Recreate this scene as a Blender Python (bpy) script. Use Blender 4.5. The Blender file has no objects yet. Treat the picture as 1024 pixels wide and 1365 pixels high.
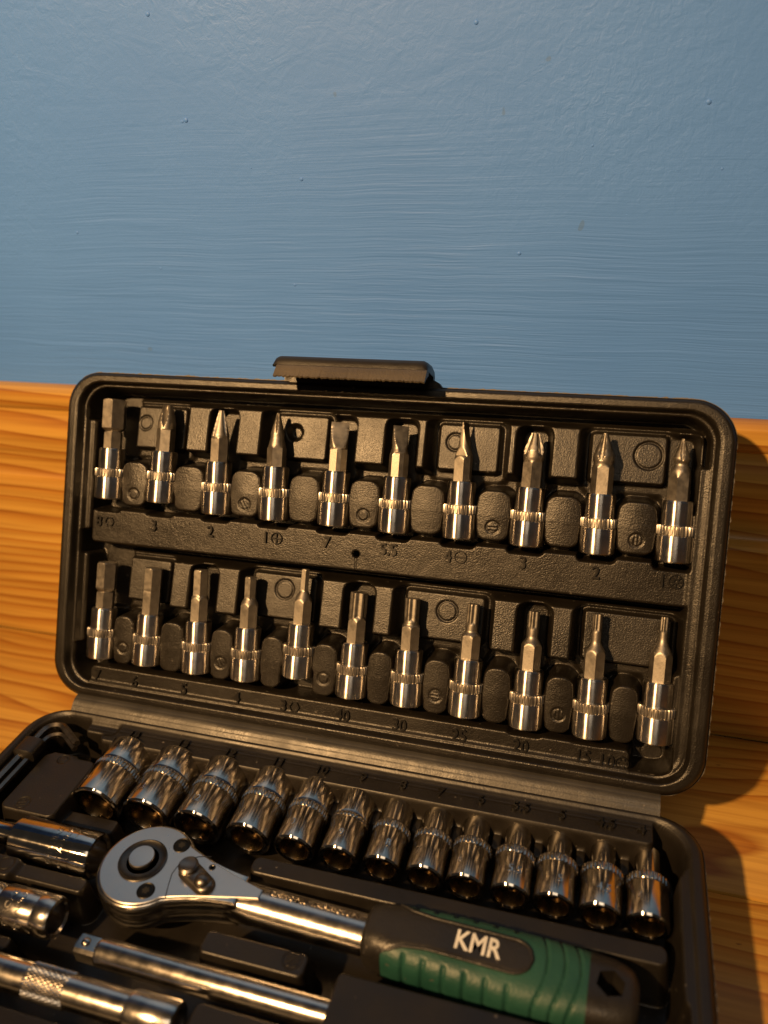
import bpy, bmesh, math, random
import numpy as np
from mathutils import Vector, Matrix, Euler

random.seed(7)
rng = np.random.default_rng(7)
S = 0.001            # all shape numbers below are millimetres
ZO = 30.0            # hinge line of the case stands 30 mm above the floor
LEAN = math.radians(25.0)
W, LH = 225.0, 117.3  # case width, lid height
scene = bpy.context.scene
C = scene.collection

# ------------------------------------------------------------------ camera
cam = bpy.data.cameras.new('camera')
cam.sensor_fit = 'VERTICAL'; cam.sensor_height = 36.0
cam.lens = 1049.14 / 1365.0 * 36.0
cam.clip_start = 0.01; cam.clip_end = 50
cam_o = bpy.data.objects.new('camera', cam); C.objects.link(cam_o)
cam_o.location = (0.19032, -0.18358, 0.18399 + ZO * S)
cam_o.rotation_euler = tuple(math.radians(a) for a in (63.1496, 2.6449, 16.2197))
cam.dof.use_dof = True; cam.dof.focus_distance = 0.252; cam.dof.aperture_fstop = 8.5
scene.camera = cam_o

# ------------------------------------------------------------------ light
world = bpy.data.worlds.new('World'); scene.world = world; world.use_nodes = True
bg = world.node_tree.nodes['Background']
bg.inputs[0].default_value = (0.56, 0.46, 0.36, 1); bg.inputs[1].default_value = 0.05

lamp_dir = Vector((14.2, 30.0, -29.5)).normalized()
lamp_aim = Vector((0.112, 0.0, 0.06))
ld = bpy.data.lights.new('warm_room_lamp', 'SPOT')      # a shaded lamp over the left shoulder
ld.spot_size = math.radians(46); ld.spot_blend = 1.0
ld.energy = 63.0; ld.color = (1.0, 0.575, 0.235); ld.shadow_soft_size = 0.017
lo = bpy.data.objects.new('warm_room_lamp', ld); C.objects.link(lo)
lo.location = lamp_aim - lamp_dir * 0.95
lo.rotation_euler = (Vector((0.095, 0.06, 0.16)) - lo.location).to_track_quat('-Z', 'Y').to_euler()

cd = bpy.data.lights.new('added_fill_lamp', 'AREA'); cd.shape = 'DISK'; cd.size = 0.9  # added soft lamp out of view, for chrome highlights and shadow fill
cd.energy = 4.0; cd.color = (1.0, 0.80, 0.58)
co_ = bpy.data.objects.new('added_fill_lamp', cd); C.objects.link(co_)
co_.location = (0.35, -1.25, 1.75)
co_.rotation_euler = (Vector((0.112, 0, 0.05)) - co_.location).to_track_quat('-Z', 'Y').to_euler()
vs = scene.view_settings
vs.view_transform = 'Standard'; vs.look = 'None'; vs.exposure = 0.0; vs.gamma = 1.0
scene.cycles.max_bounces = 10; scene.cycles.glossy_bounces = 6

# ------------------------------------------------------------------ material helpers
def newmat(name):
    m = bpy.data.materials.new(name); m.use_nodes = True
    nt = m.node_tree
    return m, nt, nt.nodes['Principled BSDF']
def N(nt, t, **kw):
    n = nt.nodes.new(t)
    for k, v in kw.items():
        if k.startswith('i_'): n.inputs[int(k[2:])].default_value = v
        else: setattr(n, k, v)
    return n
def ramp(nt, src, stops):
    r = nt.nodes.new('ShaderNodeValToRGB')
    els = r.color_ramp.elements
    while len(els) < len(stops): els.new(0.5)
    for e, (p, c) in zip(els, stops):
        e.position = p; e.color = (*c, 1) if len(c) == 3 else c
    nt.links.new(src, r.inputs[0]); return r
def noise(nt, vec, scale, detail=3, rough=0.55, dist=0.0):
    n = nt.nodes.new('ShaderNodeTexNoise')
    n.inputs['Scale'].default_value = scale; n.inputs['Detail'].default_value = detail
    n.inputs['Roughness'].default_value = rough; n.inputs['Distortion'].default_value = dist
    if vec is not None: nt.links.new(vec, n.inputs['Vector'])
    return n
def coords(nt, scale=(1, 1, 1)):
    tc = nt.nodes.new('ShaderNodeTexCoord'); mp = nt.nodes.new('ShaderNodeMapping')
    mp.inputs['Scale'].default_value = scale
    nt.links.new(tc.outputs['Object'], mp.inputs[0]); return mp.outputs[0]
def math_(nt, op, a, b=None):
    n = nt.nodes.new('ShaderNodeMath'); n.operation = op
    for i, x in enumerate((a, b)):
        if x is None: continue
        if isinstance(x, (int, float)): n.inputs[i].default_value = x
        else: nt.links.new(x, n.inputs[i])
    return n.outputs[0]
def bump(nt, h, strength, dist, prev=None):
    b = nt.nodes.new('ShaderNodeBump'); b.inputs['Strength'].default_value = strength
    b.inputs['Distance'].default_value = dist
    nt.links.new(h, b.inputs['Height'])
    if prev is not None: nt.links.new(prev, b.inputs['Normal'])
    return b.outputs[0]

def plastic(name, col, rough, grain, rvar=0.12, gscale=1500):
    m, nt, p = newmat(name)
    v = coords(nt)
    n1 = noise(nt, v, gscale, 2); n2 = noise(nt, v, 60, 4)
    p.inputs['Base Color'].default_value = (*col, 1)
    r = nt.nodes.new('ShaderNodeMapRange'); nt.links.new(n2.outputs[0], r.inputs[0])
    r.inputs[1].default_value = 0.3; r.inputs[2].default_value = 0.7
    r.inputs[3].default_value = rough - rvar; r.inputs[4].default_value = rough + rvar
    nt.links.new(r.outputs[0], p.inputs['Roughness'])
    cr = ramp(nt, n2.outputs[0], [(0.3, tuple(c * 0.8 for c in col)), (0.7, tuple(c * 1.25 for c in col))])
    # sparse pale dust specks
    d = noise(nt, v, 520, 1); dm = ramp(nt, d.outputs[0], [(0.755, (0, 0, 0)), (0.79, (1, 1, 1))])
    mx = nt.nodes.new('ShaderNodeMixRGB'); nt.links.new(dm.outputs[0], mx.inputs[0])
    nt.links.new(cr.outputs[0], mx.inputs[1]); mx.inputs[2].default_value = (0.09, 0.08, 0.07, 1)
    nt.links.new(mx.outputs[0], p.inputs['Base Color'])
    n3 = noise(nt, v, 170, 2)
    nrm = bump(nt, n1.outputs[0], grain, 0.00022, bump(nt, n3.outputs[0], 0.12, 0.0012))
    nt.links.new(nrm, p.inputs['Normal'])
    p.inputs['Specular IOR Level'].default_value = 0.5
    return m
def metal(name, col, rough, rvar=0.05, stretch=(1, 1, 1), scr=0.04, dark=0.75, nscale=260, turned=None):
    m, nt, p = newmat(name)
    v = coords(nt, stretch)
    n1 = noise(nt, v, nscale, 4, 0.65); n2 = noise(nt, v, 2600, 2)
    p.inputs['Metallic'].default_value = 1.0
    cr = ramp(nt, n1.outputs[0], [(0.32, tuple(c * dark for c in col)), (0.6, col)])
    nt.links.new(cr.outputs[0], p.inputs['Base Color'])
    r = nt.nodes.new('ShaderNodeMapRange'); nt.links.new(n1.outputs[0], r.inputs[0])
    r.inputs[1].default_value = 0.3; r.inputs[2].default_value = 0.7
    r.inputs[3].default_value = max(0.02, rough - rvar); r.inputs[4].default_value = rough + rvar
    nt.links.new(r.outputs[0], p.inputs['Roughness'])
    nt.links.new(bump(nt, n2.outputs[0], scr, 0.0001), p.inputs['Normal'])
    if turned:                                   # lathe-turned: fine rings round the axis smear reflections along it
        p.inputs['Anisotropic'].default_value = 1.0; p.inputs['Anisotropic Rotation'].default_value = 0.25
        tg = nt.nodes.new('ShaderNodeTangent'); tg.direction_type = 'RADIAL'; tg.axis = turned
        nt.links.new(tg.outputs[0], p.inputs['Tangent'])
    return m

M = {}
M['plastic'] = plastic('black_moulded_plastic', (0.0095, 0.0078, 0.0058), 0.35, 0.5, 0.07, 2500)
M['plastic_smooth'] = plastic('black_smooth_plastic', (0.010, 0.0082, 0.0063), 0.42, 0.2, 0.07)
M['mark'] = plastic('glossy_raised_plastic', (0.011, 0.010, 0.009), 0.30, 0.0, 0.03)
M['hinge'] = plastic('worn_hinge_plastic', (0.036, 0.034, 0.031), 0.40, 0.25)
M['edge'] = plastic('lit_plastic_edge', (0.11, 0.10, 0.085), 0.6, 0.5)  # flange given a paler colour than the case so it looks lit
M['lip'] = plastic('rough_torn_plastic', (0.075, 0.062, 0.045), 0.5, 1.0, 0.08, 1900)
M['chrome'] = metal('polished_chrome', (0.64, 0.595, 0.53), 0.115, 0.02, scr=0.03, turned='Z')
M['chrome_x'] = metal('polished_chrome_rod', (0.60, 0.58, 0.55), 0.13, 0.03, scr=0.03, turned='X')
M['knurl'] = metal('knurled_chrome', (0.50, 0.46, 0.40), 0.2, 0.04, scr=0.03)
M['knurl_bright'] = metal('satin_knurling', (0.60, 0.565, 0.52), 0.34, 0.04, scr=0.03)
M['drive'] = metal('shaded_drive_recess', (0.10, 0.075, 0.045), 0.27, 0.06, scr=0.1)  # chrome cavity coloured dark and brassy for its shade and warm reflections
M['chrome_soft'] = metal('soft_chrome', (0.60, 0.57, 0.53), 0.22, 0.05, scr=0.03)
M['bit_chrome'] = metal('satin_socket_chrome', (0.72, 0.68, 0.63), 0.33, 0.06, scr=0.05, turned='Z')
M['steel'] = metal('bare_bit_steel', (0.36, 0.335, 0.30), 0.46, 0.06, scr=0.25, dark=0.8, nscale=500)
M['plate'] = metal('satin_cover_plate', (0.60, 0.575, 0.545), 0.30, 0.03, scr=0.06, dark=0.95)
M['black_steel'] = metal('blackened_steel', (0.10, 0.095, 0.09), 0.36, 0.06, scr=0.1)
M['screw'] = metal('shade_dark_screw', (0.035, 0.033, 0.03), 0.42, 0.05, scr=0.1)  # darkened to stand in for shade in the countersunk holes
M['gunmetal'] = metal('gunmetal_lever', (0.22, 0.20, 0.18), 0.33, 0.05, scr=0.15)
M['green'] = plastic('green_rubber', (0.015, 0.072, 0.054), 0.52, 0.5)
M['handle'] = plastic('handle_black_plastic', (0.016, 0.0145, 0.013), 0.42, 0.5)
M['white'] = plastic('white_print', (0.72, 0.72, 0.70), 0.5, 0.1, rvar=0.05)

M['void'], _nt, _p = newmat('matt_black'); _p.inputs['Base Color'].default_value = (0.008, 0.008, 0.008, 1); _p.inputs['Roughness'].default_value = 0.8

def pine(name, seed, ring=0.0042, tint=1.0):
    m, nt, p = newmat(name)
    v = coords(nt)
    info = nt.nodes.new('ShaderNodeObjectInfo')
    sep = nt.nodes.new('ShaderNodeSeparateXYZ'); nt.links.new(v, sep.inputs[0])
    rnd = math_(nt, 'MULTIPLY', info.outputs['Random'], 7.0)
    # slow wander of the pith along the board
    cb = nt.nodes.new('ShaderNodeCombineXYZ')
    nt.links.new(math_(nt, 'ADD', math_(nt, 'MULTIPLY', sep.outputs[0], 5.0), rnd), cb.inputs[0])
    nt.links.new(math_(nt, 'MULTIPLY', sep.outputs[1], 14.0), cb.inputs[1])
    nt.links.new(math_(nt, 'MULTIPLY', sep.outputs[2], 14.0), cb.inputs[2])
    wob = noise(nt, cb.outputs[0], 1.0, 2, 0.5)
    yo = math_(nt, 'ADD', sep.outputs[1], math_(nt, 'MULTIPLY', math_(nt, 'SUBTRACT', info.outputs['Random'], 0.5), 0.09))
    zz = math_(nt, 'ADD', sep.outputs[2], 0.055 + 0.01 * seed)
    rad = math_(nt, 'SQRT', math_(nt, 'ADD', math_(nt, 'MULTIPLY', yo, yo), math_(nt, 'MULTIPLY', zz, zz)))
    rad = math_(nt, 'ADD', rad, math_(nt, 'MULTIPLY', wob.outputs[0], 0.030))
    w2 = noise(nt, coords(nt, (1.6, 26, 26)), 1.0, 2, 0.5)
    rg = math_(nt, 'ADD', math_(nt, 'DIVIDE', rad, ring), math_(nt, 'MULTIPLY', w2.outputs[0], 4.0))
    fr = math_(nt, 'FRACT', rg)
    col = ramp(nt, fr, [(0.0, (0.60, 0.365, 0.080)), (0.45, (0.57, 0.33, 0.066)), (0.78, (0.48, 0.235, 0.040)),
                        (0.93, (0.35, 0.145, 0.022)), (1.0, (0.59, 0.355, 0.076))])
    # fine fibre
    fv = coords(nt, (9, 520, 520))
    fib = noise(nt, fv, 1.0, 3, 0.6)
    lv = coords(nt, (3, 30, 30)); big = noise(nt, lv, 1.0, 3)
    mul = nt.nodes.new('ShaderNodeMixRGB'); mul.blend_type = 'MULTIPLY'; mul.inputs[0].default_value = 0.75
    fr2 = ramp(nt, fib.outputs[0], [(0.33, (0.66, 0.58, 0.50)), (0.62, (1, 1, 1))])
    nt.links.new(col.outputs[0], mul.inputs[1]); nt.links.new(fr2.outputs[0], mul.inputs[2])
    mul2 = nt.nodes.new('ShaderNodeMixRGB'); mul2.blend_type = 'MULTIPLY'; mul2.inputs[0].default_value = 0.8
    bgx = ramp(nt, big.outputs[0], [(0.3, (0.78 * tint, 0.70 * tint, 0.62 * tint)), (0.7, (1, 1, 1))])
    nt.links.new(mul.outputs[0], mul2.inputs[1]); nt.links.new(bgx.outputs[0], mul2.inputs[2])
    # small dark nicks
    pv = coords(nt, (120, 330, 330)); pn = noise(nt, pv, 1.0, 1)
    pm = ramp(nt, pn.outputs[0], [(0.80, (0, 0, 0)), (0.83, (1, 1, 1))])
    mk = nt.nodes.new('ShaderNodeMixRGB'); nt.links.new(pm.outputs[0], mk.inputs[0])
    nt.links.new(mul2.outputs[0], mk.inputs[1]); mk.inputs[2].default_value = (0.10, 0.035, 0.012, 1)
    nt.links.new(mk.outputs[0], p.inputs['Base Color'])
    rr = ramp(nt, big.outputs[0], [(0.3, (0.30,) * 3), (0.7, (0.46,) * 3)])
    nt.links.new(rr.outputs[0], p.inputs['Roughness'])
    b1 = bump(nt, fib.outputs[0], 0.10, 0.0003)
    b2 = bump(nt, fr, 0.06, 0.0004, b1)
    nt.links.new(b2, p.inputs['Normal'])
    p.inputs['Specular IOR Level'].default_value = 0.45
    return m
M['pine_floor'] = pine('varnished_pine_floor', 0.0)
M['pine_skirting'] = pine('varnished_pine_skirting', 3.0, 0.0056)

def paint():
    m, nt, p = newmat('blue_wall_paint')
    v = coords(nt)
    sep = nt.nodes.new('ShaderNodeSeparateXYZ'); nt.links.new(v, sep.inputs[0])
    wc = noise(nt, v, 16, 2); wadd = nt.nodes.new('ShaderNodeVectorMath'); wadd.operation = 'MULTIPLY_ADD'
    nt.links.new(wc.outputs['Color'], wadd.inputs[0]); wadd.inputs[1].default_value = (0.0, 0.0, 0.0045); nt.links.new(v, wadd.inputs[2])
    def wmap(sc):
        mp = nt.nodes.new('ShaderNodeMapping'); mp.inputs['Scale'].default_value = sc; nt.links.new(wadd.outputs[0], mp.inputs[0]); return mp.outputs[0]
    st = wmap((12, 1, 480)); stroke = noise(nt, st, 1.0, 4, 0.6, 0.3)
    st2 = wmap((30, 1, 1300)); stroke2 = noise(nt, st2, 1.0, 2, 0.5)
    rol = noise(nt, v, 330, 4, 0.6, 0.8)
    big = noise(nt, v, 12, 3)
    wv = noise(nt, coords(nt, (60, 1, 110)), 1.0, 3, 0.5, 1.0)
    # brush strokes low on the wall, roller stipple higher up
    z = math_(nt, 'ADD', sep.outputs[2], math_(nt, 'MULTIPLY', math_(nt, 'SUBTRACT', big.outputs[0], 0.5), 0.10))
    mr = nt.nodes.new('ShaderNodeMapRange'); nt.links.new(z, mr.inputs[0])
    mr.inputs[1].default_value = 0.165; mr.inputs[2].default_value = 0.215
    patch = ramp(nt, noise(nt, coords(nt, (9, 1, 26)), 1.0, 2).outputs[0], [(0.32, (0.25,) * 3), (0.66, (1.0,) * 3)])
    brush = math_(nt, 'ADD', math_(nt, 'MULTIPLY', math_(nt, 'MULTIPLY', stroke.outputs[0], 1.1), patch.outputs[0]), math_(nt, 'MULTIPLY', stroke2.outputs[0], 0.3))
    pm = ramp(nt, big.outputs[0], [(0.38, (0.25,) * 3), (0.62, (1,) * 3)])
    roll = math_(nt, 'ADD', math_(nt, 'MULTIPLY', math_(nt, 'MULTIPLY', rol.outputs[0], 0.62), pm.outputs[0]), math_(nt, 'MULTIPLY', wv.outputs[0], 0.45))
    mx = nt.nodes.new('ShaderNodeMixRGB'); nt.links.new(mr.outputs[0], mx.inputs[0])
    nt.links.new(brush, mx.inputs[1]); nt.links.new(roll, mx.inputs[2])
    nt.links.new(bump(nt, mx.outputs[0], 0.48, 0.0010), p.inputs['Normal'])
    cr = ramp(nt, big.outputs[0], [(0.3, (0.080, 0.240, 0.77)), (0.7, (0.092, 0.264, 0.82))])
    sp = noise(nt, v, 150, 1); sm = ramp(nt, sp.outputs[0], [(0.80, (0, 0, 0)), (0.82, (1, 1, 1))])
    mk = nt.nodes.new('ShaderNodeMixRGB'); nt.links.new(math_(nt, 'MULTIPLY', sm.outputs[0], 0.35), mk.inputs[0])
    nt.links.new(cr.outputs[0], mk.inputs[1]); mk.inputs[2].default_value = (0.08, 0.14, 0.22, 1)
    nt.links.new(mk.outputs[0], p.inputs['Base Color'])
    p.inputs['Roughness'].default_value = 0.52; p.inputs['Specular IOR Level'].default_value = 0.42
    return m
M['paint'] = paint()

# ------------------------------------------------------------------ object helpers
def tag(o, label=None, cat=None, group=None, kind=None):
    if label: o['label'] = label
    if cat: o['category'] = cat
    if group: o['group'] = group
    if kind: o['kind'] = kind
    return o
def empty(name, loc, rot=(0, 0, 0), label=None, cat=None, group=None):
    o = bpy.data.objects.new(name, None); C.objects.link(o)
    o.location = tuple(a * S for a in loc); o.rotation_euler = rot; o.empty_display_size = 0.01
    return tag(o, label, cat, group)
def link(name, me, mat, parent=None, loc=(0, 0, 0), rot=(0, 0, 0)):
    o = bpy.data.objects.new(name, me); C.objects.link(o)
    if mat is not None and len(me.materials) == 0: me.materials.append(mat)
    o.location = tuple(a * S for a in loc); o.rotation_euler = rot
    if parent is not None: o.parent = parent
    return o
def mesh(name, verts, faces, smooth=35):
    me = bpy.data.meshes.new(name)
    me.from_pydata([tuple(float(a) * S for a in v) for v in verts], [], [tuple(int(i) for i in f) for f in faces])
    bm = bmesh.new(); bm.from_mesh(me); bmesh.ops.recalc_face_normals(bm, faces=bm.faces[:]); bm.to_mesh(me); bm.free()
    if smooth:
        me.polygons.foreach_set('use_smooth', [True] * len(me.polygons))
        me.set_sharp_from_angle(angle=math.radians(smooth))
    me.update(); return me
class MB:
    def __init__(s): s.v = []; s.f = []
    def add(s, v, f):
        o = len(s.v); s.v += [tuple(a) for a in v]; s.f += [tuple(i + o for i in g) for g in f]; return s
    def loft(s, rings, cap0=True, cap1=True, closed=True):
        n = len(rings[0]); v = [p for r in rings for p in r]; f = []
        for k in range(len(rings) - 1):
            for i in range(n if closed else n - 1):
                j = (i + 1) % n
                f.append((k * n + i, k * n + j, (k + 1) * n + j, (k + 1) * n + i))
        if cap0: f.append(tuple(range(n))[::-1])
        if cap1: f.append(tuple((len(rings) - 1) * n + i for i in range(n)))
        return s.add(v, f)
    def rev(s, prof, n=48, c=(0, 0, 0), cap0=True, cap1=True):
        t = np.linspace(0, 2 * math.pi, n, endpoint=False)
        return s.loft([[(c[0] + r * math.cos(a), c[1] + r * math.sin(a), c[2] + z) for a in t] for r, z in prof], cap0, cap1)
    def box(s, a, b):
        v = [(x, y, z) for x in (a[0], b[0]) for y in (a[1], b[1]) for z in (a[2], b[2])]
        return s.add(v, [(0, 1, 3, 2), (4, 6, 7, 5), (0, 4, 5, 1), (2, 3, 7, 6), (0, 2, 6, 4), (1, 5, 7, 3)])
    def tube(s, pts, r, n=12, phase=0.0):
        pts = [Vector(p) for p in pts]; rings = []
        for i, p in enumerate(pts):
            d = (pts[min(i + 1, len(pts) - 1)] - pts[max(i - 1, 0)]).normalized()
            up = Vector((0, 0, 1)) if abs(d.z) < 0.9 else Vector((1, 0, 0))
            a = d.cross(up).normalized(); b = a.cross(d)
            rings.append([tuple(p + a * r * math.cos(t + phase) + b * r * math.sin(t + phase)) for t in np.linspace(0, 2 * math.pi, n, endpoint=False)])
        return s.loft(rings)
    def mesh(s, name, smooth=35): return mesh(name, s.v, s.f, smooth)

_txt = {}
def text_mesh(s, size, depth, bold=0.0, xs=1.0):
    key = (s, size, depth, bold, xs)
    if key not in _txt:
        cu = bpy.data.curves.new('lettering', 'FONT'); cu.body = s; cu.size = size / 0.69; cu.extrude = depth / 2
        cu.align_x = 'CENTER'; cu.align_y = 'CENTER'; cu.offset = bold; cu.resolution_u = 3
        o = bpy.data.objects.new('lettering', cu); C.objects.link(o)
        dg = bpy.context.evaluated_depsgraph_get()
        me = bpy.data.meshes.new_from_object(o.evaluated_get(dg))
        bpy.data.objects.remove(o); bpy.data.curves.remove(cu)
        co = np.empty(len(me.vertices) * 3); me.vertices.foreach_get('co', co); co = co.reshape(-1, 3)
        co[:, 0] *= xs
        co[:, :2] -= (co[:, :2].max(0) + co[:, :2].min(0)) / 2
        co *= S; me.vertices.foreach_set('co', co.ravel()); me.name = 'lettering'
        me.materials.clear()
        _txt[key] = me
    return _txt[key]
def rod_text(s, size, depth, R, xs, x0, phi, along):
    """raised lettering on a rod along local x; along: the words run down the rod, else round it"""
    me = text_mesh(s, size, depth, 0.03, xs).copy()
    co = np.empty(len(me.vertices) * 3); me.vertices.foreach_get('co', co); x, y, h = (co.reshape(-1, 3) / S).T
    X, t = (x0 + x, phi - y / R) if along else (x0 - y, phi - x / R)
    out = np.c_[X, (R + h) * np.cos(t), (R + h) * np.sin(t)] * S
    me.vertices.foreach_set('co', out.ravel()); me.update(); return me

# ------------------------------------------------------------------ setting: wall, skirting board, floor
WALL_Y, SK_Y = 82.0, 66.0
g = MB().box((-900, WALL_Y, -20), (1100, WALL_Y + 60, 1500))
wall = tag(link('wall', g.mesh('wall', 0), M['paint']), 'blue painted plaster wall with brush marks behind the case', kind='structure')
mbn = MB()
for x, z, r in [(43.6, 215.1, 1.00), (42.1, 214.7, 0.60), (83.4, 195.7, 0.75), (-8.5, 179.5, 0.70), (24.3, 166.6, 0.50), (77.4, 161.0, 0.60), (156.5, 171.7, 0.75), (208.4, 212.7, 0.90), (65.6, 199.7, 0.40), (35.3, 246.0, 0.90), (142.1, 236.4, 0.80), (214.3, 195.2, 0.50), (177.3, 202.6, 0.50)]:      # dried nibs in the paint (x, z, radius)
    mbn.rev([(.85 * r * math.cos(a), r * .36 * math.sin(a)) for a in np.linspace(0, 1.45, 5)], 10, (0, 0, 0))
    k = 5 * 10
    mbn.v[-k:] = [(x + a * random.uniform(.9, 1.2), WALL_Y + .05 - c_, z + b) for a, b, c_ in mbn.v[-k:]]
link('paint_nibs', mbn.mesh('paint_nibs', 60), M['paint'], wall)

prof = [(SK_Y, 0), (SK_Y, 77.5), (66.3, 79), (67.4, 79.8), (70.3, 80.2), (71.6, 81.2), (72.4, 83.5), (72.6, 87), (72.0, 90.5), (70.9, 93.5), (70.3, 97), (70.6, 101),
        (71.9, 105), (73.6, 108), (74.1, 110.0), (74.1, 110.8), (73.4, 111.6), (72.9, 112.8), (72.8, 115), (73.0, 117.2), (73.5, 118.6), (75.3, 119.6), (79.8, 120.3), (81.2, 120.0), (81.8, 118.6), (WALL_Y + 1, 118.2), (WALL_Y + 1, 0)]
g = MB().loft([[(x, y, z) for y, z in prof] for x in (-900, 1100)])
g.v = [(x, y - 74, z - 60) for x, y, z in g.v]
sk = tag(link('skirting_board', g.mesh('skirting_board', 40), M['pine_skirting'], None, (0, 74, 60)), 'orange varnished pine skirting board with moulded top', kind='structure')

g = MB().box((-900, -1100, -40), (1100, WALL_Y + 1, -16))
floor = tag(link('floor', g.mesh('floor', 0), M['pine_floor']), 'varnished pine plank floor', kind='structure')
PW = 70.4
def plank_mesh():
    hw, b, t = PW / 2 - 0.22, 0.7, 15.0
    pr = [(-hw, -t), (-hw, -b), (-hw + b * .35, -b * .3), (-hw + b, 0), (hw - b, 0), (hw - b * .35, -b * .3), (hw, -b), (hw, -t)]
    return MB().loft([[(x, y, z) for y, z in pr] for x in (-1000, 1000)]).mesh('plank', 30)
pm = plank_mesh()
for k in range(15):
    link('plank', pm, M['pine_floor'], floor, (100, 66 + PW / 2 - 4.3 - 66 + PW * .0 + (k == 0) * 0 - PW * (k - 0) + 0.0, 0.0 - .15 * (k % 2)))

# ------------------------------------------------------------------ moulded trays as relief sheets
def sdrr(U, V, u0, u1, v0, v1, r):
    cx, cy, hx, hy = (u0 + u1) / 2, (v0 + v1) / 2, (u1 - u0) / 2, (v1 - v0) / 2
    r = min(r, hx, hy)
    qx, qy = np.abs(U - cx) - hx + r, np.abs(V - cy) - hy + r
    return np.hypot(np.maximum(qx, 0), np.maximum(qy, 0)) + np.minimum(np.maximum(qx, qy), 0) - r
def rp(sd, s):
    t = np.clip(0.5 - sd / s, 0, 1); return t * t * (3 - 2 * t)
class Relief:
    def __init__(s, u0, u1, v0, v1, res, R, floor_w):
        s.b = (u0, u1, v0, v1); s.R = R
        s.u = np.arange(u0 - res, u1 + 1.5 * res, res); s.v = np.arange(v0 - res, v1 + 1.5 * res, res)
        s.U, s.V = np.meshgrid(s.u, s.v); s.H = np.full_like(s.U, floor_w)
    def set(s, sd, top, sl=1.4, only=None):
        m = rp(sd, sl)
        if only == 'up': s.H = np.maximum(s.H, s.H * (1 - m) + top * m)
        elif only == 'down': s.H = np.minimum(s.H, s.H * (1 - m) + top * m)
        else: s.H = s.H * (1 - m) + top * m
    def rect(s, u0, u1, v0, v1, top, r=2.0, sl=1.4, only=None): s.set(sdrr(s.U, s.V, u0, u1, v0, v1, r), top, sl, only)
    def hollow(s, u0, u1, v0, v1, top, r, sl=1.2): s.set(-sdrr(s.U, s.V, u0, u1, v0, v1, r), top, sl)
    def ring(s, u, v, r, w=0.35, d=0.5, bars=0, ang=1.0):
        q = np.hypot(s.U - u, s.V - v)
        s.H -= d * rp(np.abs(q - r) - w, 0.5)
        if bars:
            a = (s.U - u) * math.cos(ang) + (s.V - v) * math.sin(ang)
            for k in range(bars):
                s.H -= d * 0.9 * rp(np.abs(a - (k - (bars - 1) / 2) * 1.05) - 0.2, 0.4) * rp(q - r * .8, 0.4)
        else: s.H -= 0.25 * d * rp(q - r, 0.5)
    def arrays(s):
        u0, u1, v0, v1 = s.b; R = s.R
        U, V = s.U.copy(), s.V.copy()
        # pull the outermost vertices onto the rounded outline
        cx, cy = np.clip(U, u0 + R, u1 - R), np.clip(V, v0 + R, v1 - R)
        dx, dy = U - cx, V - cy; q = np.hypot(dx, dy); out = q > R
        f = np.where(out, R / np.maximum(q, 1e-9), 1.0)
        U, V = cx + dx * f, cy + dy * f
        ny, nx = U.shape
        idx = np.arange(ny * nx).reshape(ny, nx)
        F = np.stack([idx[:-1, :-1], idx[:-1, 1:], idx[1:, 1:], idx[1:, :-1]], -1).reshape(-1, 4)
        keep = ~(out.ravel()[F].all(1))
        F = F[keep]
        used = np.unique(F); mp = np.full(ny * nx, -1); mp[used] = np.arange(len(used))
        P = np.c_[U.ravel(), V.ravel(), s.H.ravel()][used]
        return P, mp[F]
def rr_outline(u0, u1, v0, v1, R, n=14):
    pts = []
    for cx, cy, a0 in [(u1 - R, v1 - R, 0), (u0 + R, v1 - R, 90), (u0 + R, v0 + R, 180), (u1 - R, v0 + R, 270)]:
        for a in np.linspace(a0, a0 + 90, n): pts.append((cx + R * math.cos(math.radians(a)), cy + R * math.sin(math.radians(a))))
    return pts
def shell(u0, u1, v0, v1, R, depth, top):
    """outside of a half case: a draughted wall and a rounded flat bottom"""
    mb = MB(); rings = []
    for ins, w in [(0.0, top), (0.0, top - 1.2), (1.2, top - 2.2), (2.0, -depth + 3), (2.8, -depth + 1), (4.5, -depth)]:
        rings.append([(x, y, w) for x, y in rr_outline(u0 + ins, u1 - ins, v0 + ins, v1 - ins, max(R - ins * .6, 2))])
    mb.loft(rings, cap0=False, cap1=True)
    return np.array(mb.v), mb.f
def relief_mesh(name, rel, depth, top):
    P, F = rel.arrays(); SV, SF = shell(*rel.b, rel.R, depth, top)
    me = bpy.data.meshes.new(name)
    nv = len(P) + len(SV); flat = [i + len(P) for f in SF for i in f]
    me.vertices.add(nv); me.vertices.foreach_set('co', (np.vstack([P, SV]) * S).ravel())
    ln = np.r_[np.full(len(F), 4), [len(f) for f in SF]]
    me.loops.add(int(ln.sum())); me.loops.foreach_set('vertex_index', np.r_[F.ravel(), flat].astype(np.int32))
    me.polygons.add(len(ln)); me.polygons.foreach_set('loop_start', np.r_[0, np.cumsum(ln)[:-1]].astype(np.int32))
    me.update(calc_edges=True); me.validate()
    me.polygons.foreach_set('use_smooth', [True] * len(me.polygons)); me.update()
    return me
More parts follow.
